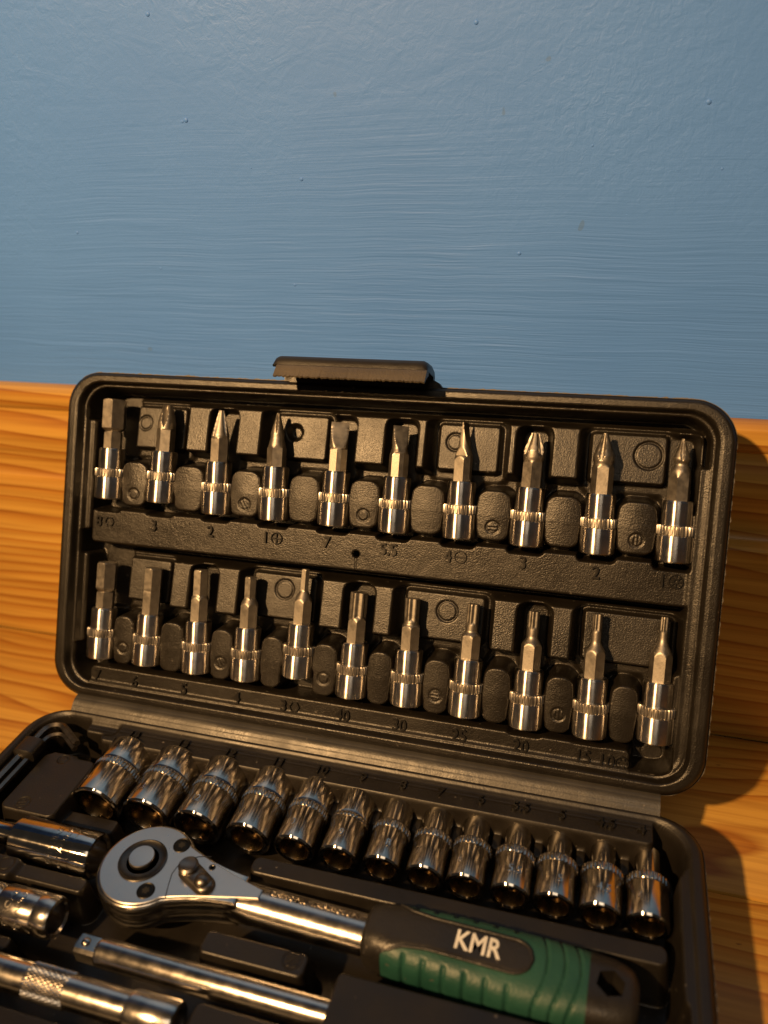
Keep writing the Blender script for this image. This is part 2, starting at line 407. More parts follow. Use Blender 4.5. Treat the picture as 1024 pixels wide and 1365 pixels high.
def flash_mesh(name, u0, u1, v0, v1, R, w):
    """ragged thin parting flange round a half case"""
    base = []
    pts = rr_outline(u0, u1, v0, v1, R, 16)
    n = len(pts)
    for i in range(n):
        a, b = Vector(pts[i]), Vector(pts[(i + 1) % n]); k = max(1, int((b - a).length / 0.7))
        base += [a.lerp(b, j / k) for j in range(k)]
    n = len(base); rings = [[], [], [], []]
    jit = np.abs(rng.normal(0, 0.16, n)); jit = np.maximum(jit, np.roll(jit, 1) * .6)
    for i, p in enumerate(base):
        d = (base[(i + 1) % n] - base[i - 1]).normalized(); nn = Vector((d.y, -d.x))
        for rg, (o, h) in zip(rings, [(-0.8, 0.18), (0.12 + jit[i], 0.12), (0.12 + jit[i], -0.22), (-0.8, -0.4)]):
            q = p + nn * o; rg.append((q.x, q.y, w + h))
    rings.append(rings[0])
    return MB().loft(rings, False, False).mesh(name, 50)

# ------------------------------------------------------------------ the case
LIDROT = (math.pi / 2 - LEAN, 0, 0)
case = empty('tool_case', (112.5, -62, 0), (0, 0, 0), 'open black moulded plastic socket set case on the pine floor', 'tool case')
OFF = (-112.5, 62, ZO)       # case-space origin (left end of the hinge line) seen from the empty

UB = [16.2, 37.4, 59.6, 81.4, 103.0, 124.2, 145.8, 167.2, 188.8, 211.0]
LB = [16.6, 35.7, 55.8, 75.0, 94.1, 113.7, 132.8, 152.3, 171.8, 191.4, 210.4]
LBV = [13.8, 13.9, 13.8, 14.0, 17.7, 13.9, 14.0, 13.6, 12.8, 13.2, 14.6]
UBV = [72.3, 72.6, 70.4, 70.2, 70.3, 70.0, 70.0, 69.9, 69.6, 69.3]
AX = -5.6                      # depth of the bit axes below the lid rim

L = Relief(0, W, 0, LH, 0.32, 12.5, -15.0)
# rows: (bit positions, pads v0..v1, panels v0..v1, recessed panels, bottom v of each socket)
rows = [(UB, UBV, 69.8, 87.0, 90.9, 108.4, [(21, 43.5), (76.5, 98), (135, 157), (183.5, 208)], [(25.9, 100.8, 2.5), (84.9, 100.8, 2.7), (141.4, 101, 2.7), (201.8, 100.6, 4.1)]),
        (LB, LBV, 12.0, 31.0, 34.8, 52.6, [(21, 41), (72, 98), (128, 156.5), (186, 214)], [(85.0, 45.8, 3.3), (143.2, 45.2, 3.3)])]
for bits, bv, p0, p1, q0, q1, rec, rings in rows:
    L.set(sdrr(L.U, L.V, 12.5, 217.5, q0, q1, 2.0), -4.9 - .10 * (L.V - q0), 2.6)                       # raised panel band
    for b in bits:                                                     # tip slots
        L.rect(b - 4.6, b + 4.9, q0 - 6, q1 - 1.0, -13.6, 3.2, 2.6)
    for a, c in rec:
        L.rect(a - 1.6, c + 1.6, q0 - 3, q1 + .4, -13.6, 3.2, 2.6)
        L.rect(a + .8, c - .8, q0 + .6, q1 - 1.4, -9.9 - .08 * (L.V - q0), 1.4, 1.2)
    L.rect(bits[0] - 6.5, bits[0] + 6.2, q0 - 3, q1 + 2, -14.8, 2.6, 1.6)
    for k in range(len(bits) - 1):                                     # pads between the sockets
        a, c = bits[k] + 5.0, bits[k + 1] - 5.0; mid = (a + c) / 2; hw = (c - a) / 2
        vv = (L.V - p0) / (p1 - p0)
        wid = hw * (1.0 + 0.10 * np.exp(-((vv - .55) / .22) ** 2)) - 0.9 * np.clip((vv - .80) / .2, 0, 1) ** 1.5 - .7 * np.clip((.16 - vv) / .16, 0, 1) ** 1.5
        sd = np.maximum(np.abs(L.U - mid) - wid, np.abs(L.V - (p0 + p1) / 2) - (p1 - p0) / 2)
        qx, qy = np.abs(L.U - mid) - wid + 3.2, np.abs(L.V - (p0 + p1) / 2) - (p1 - p0) / 2 + 3.2
        sd = np.hypot(np.maximum(qx, 0), np.maximum(qy, 0)) + np.minimum(np.maximum(qx, qy), 0) - 3.2
        dome = -3.7 - 0.5 * (np.abs(L.U - mid) / hw) ** 2 - .35 * np.abs(vv - .5)
        L.set(sd, dome, 2.1)
        if k % 2 == 0: L.ring(mid + .2, p0 + (4.9 if p0 > 50 else 6.6), 1.9, .22, .40, [0, 3, 0, 3, 2][k // 2 % 5], [0, .5, 1.57, 1.57, 0][k // 2 % 5])
    for u, v, r in rings: L.ring(u, v, r, .28, .5)
    L.H -= 2.0 * rp(np.hypot(L.U - 84.9, L.V - 100.8) - 2.3, 1.2) * (p0 > 50)
L.rect(9.6, 217, 55.4, 69.3, -4.2, 2.4, 2.2)                          # label shelf between the rows
L.rect(13.0, 204.5, -2, 11.2, -4.2, 2.2, 1.6)                           # label shelf at the bottom
for bits, bv, lo_ in ((UB, UBV, 66.6), (LB, LBV, 10.4)):
    for b, v in zip(bits, bv):
        L.rect(b - 5.4, b + 5.6, min(v - 2.4, lo_ + 1.4), v + 3.5, -14.5, 1.6, 1.3)
L.ring(201.5 + 9.5, 8.6, 3.2, .3, .3); 
L.H -= 7.0 * rp(np.hypot(L.U - 112.2, L.V - 61.6) - .9, .7)              # vent hole
L.H -= 0.35 * rp(np.abs(L.U - 112.4) - .12, .5) * (L.V < 60.5) * (L.V > 55.5)
# stepped side ledges
L.rect(215.6, 226, 4, 98, -3.6, 1.4, 1.4, 'up'); L.rect(213.8, 226, 68, 84, -4.4, 1.6, 1.3, 'up'); L.rect(213.8, 226, 13, 36, -4.4, 1.6, 1.3, 'up')
L.rect(-2, 9.6, 60, 101, -4.6, 1.4, 1.4, 'up'); L.rect(-2, 9.0, 18, 52, -5.2, 1.4, 1.4, 'up')
L.hollow(6.7, W - 6.7, 5.2, LH - 5.4, -3.2, 8, 1.5)
L.hollow(4.9, W - 4.9, 3.6, LH - 3.6, 0.0, 9, 1.1)
sdo = -sdrr(L.U, L.V, 0, W, 0, LH, 12.5)
L.H -= 1.3 * np.clip(1 - sdo / 1.6, 0, 1) ** 2
L.H -= 0.25 * rp(np.abs(sdo - 4.0) - .15, .5)
L.H += 0.10 * np.sin(L.U * .05 + 1) * rp(4 - sdo, 2) 
lid = link('lid', relief_mesh('lid', L, 17.4, -1.0), M['plastic'], case, OFF, LIDROT)
link('parting_edge', flash_mesh('parting_edge', 0, W, 0, LH, 12.5, -1.5), M['edge'], lid)

# ---- base half, in (x, y) with its rim at z = -3.1 (case space)
BZ = -3.1; BY1, BY0 = -3.5, -122.0
B = Relief(0, W, BY0, BY1, 0.33, 13.0, -18.0)
B.rect(28, 212.5, -15.0, 0, -1.4, 2.5, 2.0)                              # label ledge
B.rect(20.0, 33, -11.5, 0, -2.4, 2.0, 2.0)
SX = [40.3, 58.8, 76.7, 94.0, 109.3, 123.3, 136.7, 149.5, 161.4, 174.0, 186.0, 198.3, 210.7]
SD = [17.0, 16.6, 15.8, 14.6, 12.8, 12.0, 11.6, 11.5, 11.5, 11.5, 11.6, 11.7, 11.7]
SF_ = [17.0, 16.6, 15.8, 14.6, 12.8, 11.9, 10.3, 9.6, 8.6, 8.0, 7.6, 7.2, 7.0]
for k in range(12):                                                      # small ribs between socket ends
    m = (SX[k] + SX[k + 1]) / 2 - (SD[k] - SD[k + 1]) * -.25
    B.rect(m - 2.0, m + 2.0, -21, -14, -8.5, 1.8, 1.8, 'up')
B.rect(12.0, 33.5, -46.8, -21.0, -4.0, 3.0, 2.2)                          # broad pad by the hex keys
B.rect(14.0, 26.0, -24.0, -20.0, -4.0, 2.0, 2.2)
B.rect(27.0, 52.0, -44.5, -37.5, -9.0, 2.0, 2.0, 'up')
B.rect(100.5, 216.0, -49.6, -42.2, -4.0, 3.0, 2.4)                        # bar in front of the sockets
B.rect(217.4, 226, -60, -22, -1.0, 2.5, 2.2, 'up')
B.rect(218.6, 226, -118, -20, -.8, 2.5, 1.6, 'up')
B.rect(20, 57.5, -66.5, -60.2, -6.2, 2.2, 2.2); B.rect(14, 34, -68, -60.2, -4.5, 2.0, 2.0)
B.rect(10, 47, -86, -80.6, -7.5, 2.0, 2.0)
B.rect(97.5, 128.5, -74.8, -66.4, -4.8, 2.6, 2.6)
B.rect(104, 133, -97, -84.6, -4.8, 2.6, 2.4)
B.rect(136.5, 200, -112, -71.4, -0.4, 2.2, 2.4)                           # clip block before the handle
B.rect(139, 190, -73.0, -69.8, -3.5, 1.2, 2.0, 'up')
B.rect(40, 90, -108, -97.5, -6, 2.5, 2.2)
for u, v, r, b, a in [(19.5, -43.0, 2.1, 3, 1.9), (20.5, -23.2, 1.7, 0, 0), (123.6, -69.8, 2.2, 3, 2.3), (30, -63.5, 2.2, 0, 0), (178, -85, 2.2, 3, 1)]:
    B.ring(u, v, r, .24, .40, b, a)
B.hollow(4.6, W - 5.2, BY0 + 5, BY1 - 3.4, -0.9, 9.5, 1.6)
B.hollow(3.2, W - 3.8, BY0 + 4, BY1 - 2.2, 0.0, 10, 1.2)
sdo = -sdrr(B.U, B.V, 0, W, BY0, BY1, 13.0)
B.H -= 1.3 * np.clip(1 - sdo / 1.6, 0, 1) ** 2
B.H -= 0.2 * rp(np.abs(sdo - 5.6) - .15, .5)
base = link('base', relief_mesh('base', B, ZO + BZ - .1, -1.0), M['plastic_smooth'], case, (OFF[0], OFF[1], OFF[2] + BZ))
link('parting_edge', flash_mesh('parting_edge', 0, W, BY0, BY1, 13.0, -1.5), M['edge'], base)

# ---- living hinge between the two halves
g = MB(); pr = []
for t in np.linspace(0, 1, 25):
    y = 1.0 + t * (-5.6); z = -0.2 + t * (-3.2) + 0.9 * math.sin(math.pi * t) - .13 * (math.exp(-((t - .34) / .05) ** 2) + math.exp(-((t - .72) / .05) ** 2))
    pr.append((y, z))
xs = [11.0 + (213.5 - 11.0) * k / 60 for k in range(61)]
rings = []
for x in xs:
    j = random.uniform(-.06, .06)
    rings.append([(x, y, z + j) for y, z in pr] + [(x, y, z - .9) for y, z in pr[::-1]])
link('hinge', g.loft(rings).mesh('hinge', 40), M['hinge'], case, OFF)

# ---- latch flap standing on the lid's top edge (lid space: x, v, w)
def latch_mesh():
    mb = MB(); rings = []
    us = [83.5, 84.0, 85.2] + list(np.linspace(87, 131, 30)) + [132.8, 134.0, 134.5]
    for i, u in enumerate(us):
        e = min(1.0, (u - 83.3) / 1.2, (134.7 - u) / 1.2); e = math.sqrt(max(e, 0.02))
        jz = random.uniform(-.18, .18)
        ht = 121.6 + 2.6 * e
        prof = [(-3.5, 116.6), (-3.5, ht - 1.8), (-2.4, ht - .4), (0, ht + .3), (5.5, ht + .4), (7.2, ht), (8.1, ht - .9), (8.5, ht - 2.0), (8.7, 121.4), (8.2, 121.0), (7.6, 120.8),
                (6.5, 120.9), (5.6, ht - 1.9), (-1.0, ht - 2.0), (-1.6, ht - 3.2), (-1.6, 116.6)]
        rings.append([(u, v, w) for w, v in prof])
    mb.loft(rings); return mb.mesh('latch', 40)
latch = link('latch', latch_mesh(), M['plastic_smooth'], case, OFF, LIDROT)
g = MB(); rings = []
for u in np.linspace(85.3, 134.8, 110):                                   # rough torn lip along its front
    j1, j2 = random.uniform(-.22, .22), random.uniform(-.1, .1)
    rings.append([(u, 121.25, 7.0), (u, 121.25 + j2 * .3, 9.3), (u, 120.9, 9.9), (u, 118.9 + j2, 11.0 + j2), (u, 117.5 + j1, 12.0 + j2), (u, 117.1 + j1, 11.6), (u, 118.6, 9.6), (u, 119.8, 7.0)])
link('latch_lip', g.loft(rings).mesh('latch_lip', 50), M['lip'], latch)
g = MB(); rings = []
for u in np.linspace(85.5, 138, 40):
    t = (u - 85.5) / 52.5; e = min(1, t / .06, (1 - t) / .08); hh = 117 + 3.0 * math.sqrt(max(e, 0))
    rings.append([(u, 116.2, -3.4), (u, hh, -3.4), (u, hh, -0.9), (u, 116.2, -0.9)])
link('latch_root', g.loft(rings).mesh('latch_root', 40), M['plastic'], latch)

# ---- raised size marks
def mark(s, u, v, w, parent, size=3.8, xs=0.92, rot=0.0):
    return link('size_mark', text_mesh(s, size, 1.7, 0.06, xs), M['mark'], parent, (u, v, w), (0, 0, rot))
def ringmesh(r, w, h, n=28, spokes=(), rin=0.0):
    mb = MB(); t = np.linspace(0, 2 * math.pi, n, endpoint=False)
    q = [(r - w / 2, 0), (r - w / 2 + .1, h), (r + w / 2 - .1, h), (r + w / 2, 0)]
    rr = [[(a * math.cos(x), a * math.sin(x), z) for x in t] for a, z in q]
    mb.loft(rr, False, False)
    for a, r0, r1 in spokes:
        d = Vector((math.cos(a), math.sin(a))); p = Vector((-d.y, d.x)) * .22
        c = [d * r0 - p, d * r1 - p, d * r1 + p, d * r0 + p]
        mb.loft([[(x.x, x.y, 0) for x in c], [(x.x, x.y, h) for x in c]], False, True)
    return mb.mesh('drive_symbol', 40)
PI = math.pi
SYM = {'hex': ringmesh(1.75, .5, .65, 6),
       'cross': ringmesh(1.9, .42, .65, 28, [(a, .25, 1.6) for a in (0, PI / 2, PI, 3 * PI / 2)]),
       'slot': ringmesh(1.9, .42, .65, 28, [(0, -1.7, 1.7)]),
       'pozi': ringmesh(2.0, .42, .65, 28, [(k * PI / 4, .5, 1.75) for k in range(8)]),
       'torx': ringmesh(1.9, .42, .65, 28, [(k * PI / 3, 1.0, 1.6) for k in range(6)])}
for b in [SYM['slot']]:
    pass
SH = -4.2
for s, u, v, sym, su in [('8', 13.6, 64.0, 'hex', 17.9), ('3', 36.2, 64.3, None, 0), ('2', 58.6, 64.3, None, 0), ('1', 79.6, 64.2, 'cross', 83.6), ('7', 101.9, 64.6, None, 0),
                         ('5.5', 123.4, 64.3, None, 0), ('4', 143.2, 64.2, 'slot', 147.3), ('3', 167.0, 64.6, None, 0), ('2', 189.2, 63.9, None, 0), ('1', 208.4, 63.6, 'pozi', 212.3),
                         ('7', 16.8, 7.3, None, 0), ('6', 32.4, 7.2, None, 0), ('5', 52.3, 7.4, None, 0), ('4', 72.9, 7.4, None, 0), ('3', 90.5, 7.4, 'hex', 94.5), ('40', 111.9, 7.4, None, 0),
                         ('30', 131.7, 7.3, None, 0), ('25', 151.5, 7.1, None, 0), ('20', 171.2, 7.0, None, 0), ('15', 190.6, 6.8, None, 0), ('10', 197.6, 6.7, 'torx', 201.9)]:
    mark(s, u, v, SH, lid)
    if sym: link('drive_symbol', SYM[sym], M['mark'], lid, (su, v, SH))
for s, x in zip(['14', '13', '12', '11', '10', '9', '8', '7', '6', '5.5', '5', '4.5', '4'], [40.8, 59.8, 77.6, 94.7, 110.2, 123.8, 137.0, 149.2, 161.7, 173.7, 185.9, 198.4, 208.4]):
    mark(s, x, -10.0, -1.4, base, 3.2, 1.0)

# ------------------------------------------------------------------ bit sockets in the lid
def gear_ring(prof, teeth, depth):
    """prof: (r, z) list; teeth cut into the outside"""
    n = teeth * 4; mb = MB(); rings = []
    for r, z, d in prof:
        ring = []
        for i in range(n):
            a = 2 * PI * i / n; k = i % 4
            rr = r - (d * depth if k in (2, 3) else 0)
            ring.append((rr * math.cos(a), rr * math.sin(a), z))
        rings.append(ring)
    mb.loft(rings); return mb.mesh('knurled_ring', 25)
sock_me = MB().rev([(2.9, 3.5), (2.9, .25), (3.3, 0), (4.95, 0), (5.38, .35), (5.45, .7), (5.45, 7.6), (5.3, 7.9), (4.55, 8.05), (4.55, 10.9), (4.6, 11.1), (4.6, 17.6), (4.47, 18.0), (4.2, 18.3), (2.6, 18.3), (2.6, 16.5)], 56).mesh('socket_body', 32)
knurl_me = gear_ring([(4.5, 7.95, 0), (5.3, 7.98, .3), (5.6, 8.3, 1), (5.6, 10.55, 1), (5.35, 10.85, .4), (4.5, 10.95, 0)], 30, .46)
def hexr(th, af): return (af / 2) / np.cos(((th + PI / 6) % (PI / 3)) - PI / 6)
def bit_mesh(kind, size, Ln, rot):
    n = 72; th = np.linspace(0, 2 * PI, n, endpoint=False); sh = hexr(th, 5.7)
    z0 = 17.0; zs = np.r_[np.arange(z0, Ln - .01, 0.32), Ln]
    rings = []
    for z in zs:
        e = Ln - z                                   # distance from the tip
        if kind == 'hex':
            hx = hexr(th, size); z1 = 24.6
            if size > 5.8:
                t = np.clip((z - z1) / 1.0, 0, 1); r = sh * (1 - t) + np.maximum(hx, sh) * t
                r = np.minimum(r, 2.75 + abs(z - z1 + .2) * 1.4) if abs(z - z1) < 1.2 else r
            elif size > 5.5: r = sh - .08 * (abs(z - 26.8) < .3)
            else:
                cone = 3.45 - np.clip(z - 25.4, 0, 9) * .50
                r = np.maximum(hx, np.minimum(sh, cone)) if z > 25.4 else sh
            r = np.minimum(r, size * .50 + e * 1.6 if size > 4 else size * .5 + e * 1.6)
        elif kind in ('ph', 'pz'):
            R1, fl = {3: (3.15, 8.6), 2: (3.05, 9.5), 1: (2.35, 7.4)}[size]
            tipr = {3: 1.75, 2: .85, 1: .6}[size] if kind == 'ph' else {3: 1.3, 2: .8, 1: .5}[size]
            if kind == 'pz' and size > 1: R1 = 3.25
            if kind == 'pz' and size == 1: R1 = 2.6
            cone = tipr + e * ({3: .22, 2: .26, 1: .25}[size] if kind == 'ph' else {3: .36, 2: .36, 1: .36}[size])
            zs_ = Ln - fl
            neck = R1 + .55 * np.clip(1 - (z - 25.6) / 2.4, 0, 2)   # hex corners fade into the round neck
            if kind == 'pz': neck = neck - .55 * np.exp(-((z - zs_ + .2) / 1.0) ** 2)
            r = np.minimum(np.minimum(sh if z < zs_ else np.full(n, R1), cone), neck if z > 24.9 else 99)
            if e < fl:
                f = 1 - e / fl
                h = (R1 * .74) * (1 - f) ** 1.7 + {3: .50, 2: .40, 1: .30}[size] * f ** .8
                mn = np.minimum(np.abs(np.sin(th)), np.abs(np.cos(th)))
                core = np.maximum(h / np.maximum(mn, .02), 0)
                core = np.maximum(np.minimum(core, r), .40 * r)
                if kind == 'pz':
                    d45 = np.abs(((th - PI / 4 + PI / 4) % (PI / 2)) - PI / 4)
                    core = np.where(d45 < .17, np.maximum(core, np.minimum(r, .80 * cone)), core)
                r = np.minimum(r, core)
        elif kind == 'slot':
            bw, bt = size
            fl = 8.8 if bw > 2.3 else 10.6
            f = np.clip(1 - e / fl, 0, 1)
            t = 2.85 * (1 - f) ** 1.5 + bt * f ** .8
            cyl = np.minimum(sh, 3.3 if z < 25.4 else max(bw, 3.3 - (z - 25.4) * (.55 if bw < 2.9 else .12)))
            r = np.minimum(cyl if f <= 0 else np.minimum(np.full(n, 3.25), max(bw / .98, 3.25 - (z - 25.6) * .35)), t / np.maximum(np.abs(np.sin(th)), .02))
            if f > 0: r = np.minimum(r, (bw + (.0 if bw < 2.6 else .25 * 0)) / np.maximum(np.abs(np.cos(th)), .02))
            if f <= 0 and z > 25.0: r = np.minimum(r, 3.3 - (z - 25.0) * .10)
        else:  # torx
            tl = {40: 8.8, 30: 7.6, 25: 6.6, 20: 5.6, 15: 5.6, 10: 4.8}[size[0]]
            R = size[1]
            star = R * (1 - .135 * (1 - np.cos(6 * th)) / 1.0 * .75)
            zn = Ln - tl - {40: 0, 30: .6, 25: 2.0, 20: 2.2, 15: 2.6, 10: 1.6}[size[0]]
            if e < tl: r = np.minimum(star if e > tl * -.1 else star, R - .12 + e * 1.0); r = np.where(e > tl - 1.0, np.maximum(r, R * (.80 + .2 * (e - tl + 1.0))), r)
            else:
                t = np.clip((z - 25.2) / max(zn - 25.2, .5), 0, 1); t = t * t * (3 - 2 * t)
                cone = 3.35 * (1 - t) + R * 1.0 * t
                r = np.minimum(sh, cone) if z > 24.6 else sh
        rings.append([(a * math.cos(x + rot), a * math.sin(x + rot), z) for a, x in zip(r, th)])
    return MB().loft(rings).mesh('bit', 24)
spec_u = [('hex', 7.4, 36.0, 'hexagon', 'widest plain hexagon tip, first from the left in the upper row'),
          ('ph', 3, 34.8, 'phillips', 'blunt wide cross tip above the upper left number 3'),
          ('ph', 2, 36.1, 'phillips', 'fluted cross tip, third from the left in the upper row'),
          ('ph', 1, 36.6, 'phillips', 'slim cross tip beside the circled cross mark'),
          ('slot', (3.0, .50), 34.6, 'slotted', 'widest flat blade, standing above the upper number 7'),
          ('slot', (2.55, .46), 34.9, 'slotted', 'flat spade blade standing above the number 5.5'),
          ('slot', (1.9, .26), 37.2, 'slotted', 'narrow blade seen edge on, above the slotted circle mark'),
          ('pz', 3, 35.2, 'pozidriv', 'blunt ribbed cross tip above the upper right number 3'),
          ('pz', 2, 36.7, 'pozidriv', 'ribbed cross tip, second from the right in the upper row'),
          ('pz', 1, 36.7, 'pozidriv', 'small ribbed cross tip at the right end of the upper row')]
spec_l = [('hex', 6.5, 35.0, 'hexagon', 'worn waisted hexagon tip at the left end of the lower row'),
          ('hex', 5.7, 34.9, 'hexagon', 'straight hexagon tip above the lower row number 6'),
          ('hex', 4.7, 36.3, 'hexagon', 'tapered hexagon tip above the lower row number 5'),
          ('hex', 3.7, 35.8, 'hexagon', 'slim hexagon tip above the lower row number 4'),
          ('hex', 2.6, 36.9, 'hexagon', 'thinnest hexagon tip, seated highest in the lower row'),
          ('torx', (40, 2.95), 35.0, 'star', 'thickest star tip above the number 40'),
          ('torx', (30, 2.45), 35.0, 'star', 'fluted star tip above the number 30'),
          ('torx', (25, 2.0), 35.9, 'star', 'star tip above the number 25'),
          ('torx', (20, 1.75), 36.6, 'star', 'star tip above the number 20, third from the right'),
          ('torx', (15, 1.5), 37.9, 'star', 'thin star tip above the number 15, second from the right'),
          ('torx', (10, 1.25), 37.8, 'star', 'thinnest star tip at the right end of the lower row')]
UPV = Vector((0, math.sin(LEAN), math.cos(LEAN))); NRM = Vector((0, -math.cos(LEAN), math.sin(LEAN)))
def lidpt(u, v, w): p = Vector((u, 0, ZO)) + UPV * v + NRM * w; return (p.x, p.y, p.z)
rots = {('ph', 3): .95, ('ph', 2): .35, ('ph', 1): 1.0, ('pz', 3): 0.0, ('pz', 2): .55, ('pz', 1): .78}
for spec, us, vs_, row in ((spec_u, UB, UBV, 'upper'), (spec_l, LB, LBV, 'lower')):
    for i, (kind, size, Ln, word, lab) in enumerate(spec):
        r = empty(word + '_bit_socket', lidpt(us[i], vs_[i], AX), (-LEAN + math.radians(random.uniform(-1.2, 1.2)), math.radians(random.uniform(-.6, .6)) + math.radians([-.2, .6, -.8, -1.2, .5, .4, -1.0, .2, -.4, -.8, 0][i]), 0),
                  'bit socket with ' + lab, 'bit socket', 'bit sockets in the %s row of the lid' % row)
        link('socket_body', sock_me, M['bit_chrome'], r, (0, 0, 0), (0, 0, random.uniform(0, 6)))
        link('knurled_ring', knurl_me, M['knurl_bright'], r, (0, 0, 0), (0, 0, random.uniform(0, 6)))
        rot = {'slot': [0, 0, 0, 0, .42, .55, 1.25][i] if i < 7 else 0}.get(kind, rots.get((kind, size), random.uniform(.32, .44) if kind == 'hex' else random.uniform(.12, .36)))
        link('bit', bit_mesh(kind, size, Ln, rot), M['steel'], r)

# ------------------------------------------------------------------ sockets lying in the base
SZ = ZO + BZ - 8.9
names = ['14', '13', '12', '11', '10', '9', '8', '7', '6', '5.5', '5', '4.5', '4']
socklab = ['widest chrome socket, beside the broad black pad at the left end', 'wide chrome socket, second from the left, below the number 13', 'wide chrome socket below the number 12, above the ratchet head',
           'chrome socket fourth from the left, just right of the ratchet head, below the number 11', 'chrome socket fifth from the left, between the ones marked 11 and 9', 'chrome socket below the number 9 with hardly any knurled band', 'chrome socket in the middle of the row, seventh from either end',
           'chrome socket with slight neck, sixth from the right, below the number 7', 'narrow necked chrome socket, fifth from the right end, below the number 6', 'narrow necked chrome socket, fourth from the right end, below the number 5.5', 'narrow necked chrome socket, third from the right end, below the number 5',
           'narrow necked chrome socket, second from the right end', 'narrowest chrome socket at the right end of the base row']
def socket_parts(d, df, k):
    R, r, Ln = d / 2, df / 2, 23.6
    kz = 11.8 if k < 6 else 11.2           # start of knurled band, from the near (drive) end
    kl = 2.3 if k != 5 else 1.4
    cav = R * .74
    # body: hollow drive end, band seat, nut end with a hexagon opening
    prof = [(cav * .86, 5.0), (cav * .92, 1.4), (cav, .45), (R - .85, 0), (R - .35, .22), (R, .75), (R, kz - .5), (R - .25, kz), (min(R - .3, R), kz + kl)]
    if r < R - .35: prof += [(R - .3, kz + kl + .1), (r + .15, kz + kl + .5), (r, kz + kl + 1.0)]
    else: prof += [(R - .1, kz + kl + .5), (r - .05, kz + kl + .9)]
    prof += [(r, Ln - .8), (r - .3, Ln - .2), (r - .8, Ln), (r * .62, Ln), (r * .6, Ln - 3)]
    body = MB().rev(prof, 64, (0, 0, 0), False, True)
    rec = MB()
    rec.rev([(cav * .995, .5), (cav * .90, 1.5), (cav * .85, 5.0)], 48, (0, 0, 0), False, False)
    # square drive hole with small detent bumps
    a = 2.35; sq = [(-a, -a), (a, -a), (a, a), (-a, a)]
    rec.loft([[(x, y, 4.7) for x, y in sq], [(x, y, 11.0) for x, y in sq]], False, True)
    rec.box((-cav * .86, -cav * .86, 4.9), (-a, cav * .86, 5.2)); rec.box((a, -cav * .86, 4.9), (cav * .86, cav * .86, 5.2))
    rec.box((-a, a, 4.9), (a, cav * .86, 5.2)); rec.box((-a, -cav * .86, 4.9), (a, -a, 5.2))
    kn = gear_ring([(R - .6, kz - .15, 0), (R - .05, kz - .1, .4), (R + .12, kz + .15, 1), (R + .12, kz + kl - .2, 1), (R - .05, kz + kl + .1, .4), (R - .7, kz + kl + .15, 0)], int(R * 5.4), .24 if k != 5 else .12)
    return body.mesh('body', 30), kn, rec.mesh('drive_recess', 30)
for k, x in enumerate(SX):
    R = SD[k] / 2
    r = empty('socket', (x, -35.6, SZ + (R - 5.6) * .12), (-PI / 2 + math.radians(3.6 + random.uniform(-.5, .5)), 0, math.radians(random.uniform(-.7, .7))), socklab[k], 'socket', 'chrome sockets in a row in the base')
    b, kn, rec = socket_parts(SD[k], SF_[k], k)
    spin = random.uniform(0, 6)
    link('body', b, M['chrome'], r, (0, 0, 0), (0, 0, spin)); link('knurled_ring', kn, M['knurl'], r, (0, 0, 0), (0, 0, spin))
    tm = text_mesh(names[k], 2.3, .24, .02, 1.0).copy()
    q_ = np.empty(len(tm.vertices) * 3); tm.vertices.foreach_get('co', q_); tx, ty, th_ = (q_.reshape(-1, 3) / S).T
    ta = -PI / 2 + random.uniform(-.5, .3) + tx / R
    tm.vertices.foreach_set('co', (np.c_[(R + th_) * np.cos(ta), (R + th_) * np.sin(ta), 5.6 + ty] * S).ravel()); tm.update()
    link('size_lettering', tm, M['chrome'], r)
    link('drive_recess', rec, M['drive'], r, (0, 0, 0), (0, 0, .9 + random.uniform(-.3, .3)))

# ------------------------------------------------------------------ ratchet
HZ = ZO - 14.0
rat = empty('ratchet_wrench', (73.5, -56.0, HZ), (0, 0, math.radians(-1.9)), 'reversible ratchet with round steel head and green and black grip', 'ratchet')
def pear(R, x1, h1, ins=0.0, n=72):
    """outline: round head running with tangents into a neck of half width h1 at x1"""
    pts = []; R -= ins; h = h1 - ins * .5
    a0 = 0.72                                           # where the round leaves for the neck
    for t in np.linspace(a0, 2 * PI - a0, n): pts.append((R * math.cos(t), R * math.sin(t)))
    p0, p1 = pts[-1], (x1 - ins, -h); d = 14
    for t in np.linspace(0, 1, 14)[1:]:
        bx = (1 - t) ** 2 * p0[0] + 2 * (1 - t) * t * (p0[0] + 9.5) + t * t * p1[0]
        by = (1 - t) ** 2 * p0[1] + 2 * (1 - t) * t * (p0[1] * .53 - .4) + t * t * p1[1]
        pts.append((bx, by))
    low = pts[-13:]
    for q in low[::-1]: pts.append((q[0], -q[1]))
    return pts
rings = []
for ins, z in [(3.0, -1), (1.0, .0), (.2, 1.2), (0, 3), (0, 5.0), (.35, 5.5), (.35, 5.9), (0, 6.4), (0, 9.2), (.25, 9.8), (.8, 10.1)]:
    rings.append([(x, y, z) for x, y in pear(14.0, 30.5, 4.6, ins)])
link('head', MB().loft(rings).mesh('head', 40), M['chrome_soft'], rat)
rings = [[(x, y, z) for x, y in pear(14.0, 37.0, 1.9, i)] for i, z in [(1.0, 9.9), (1.0, 10.25), (1.25, 10.4)]]
plate = link('cover_plate', MB().loft(rings).mesh('cover_plate', 30), M['plate'], rat)
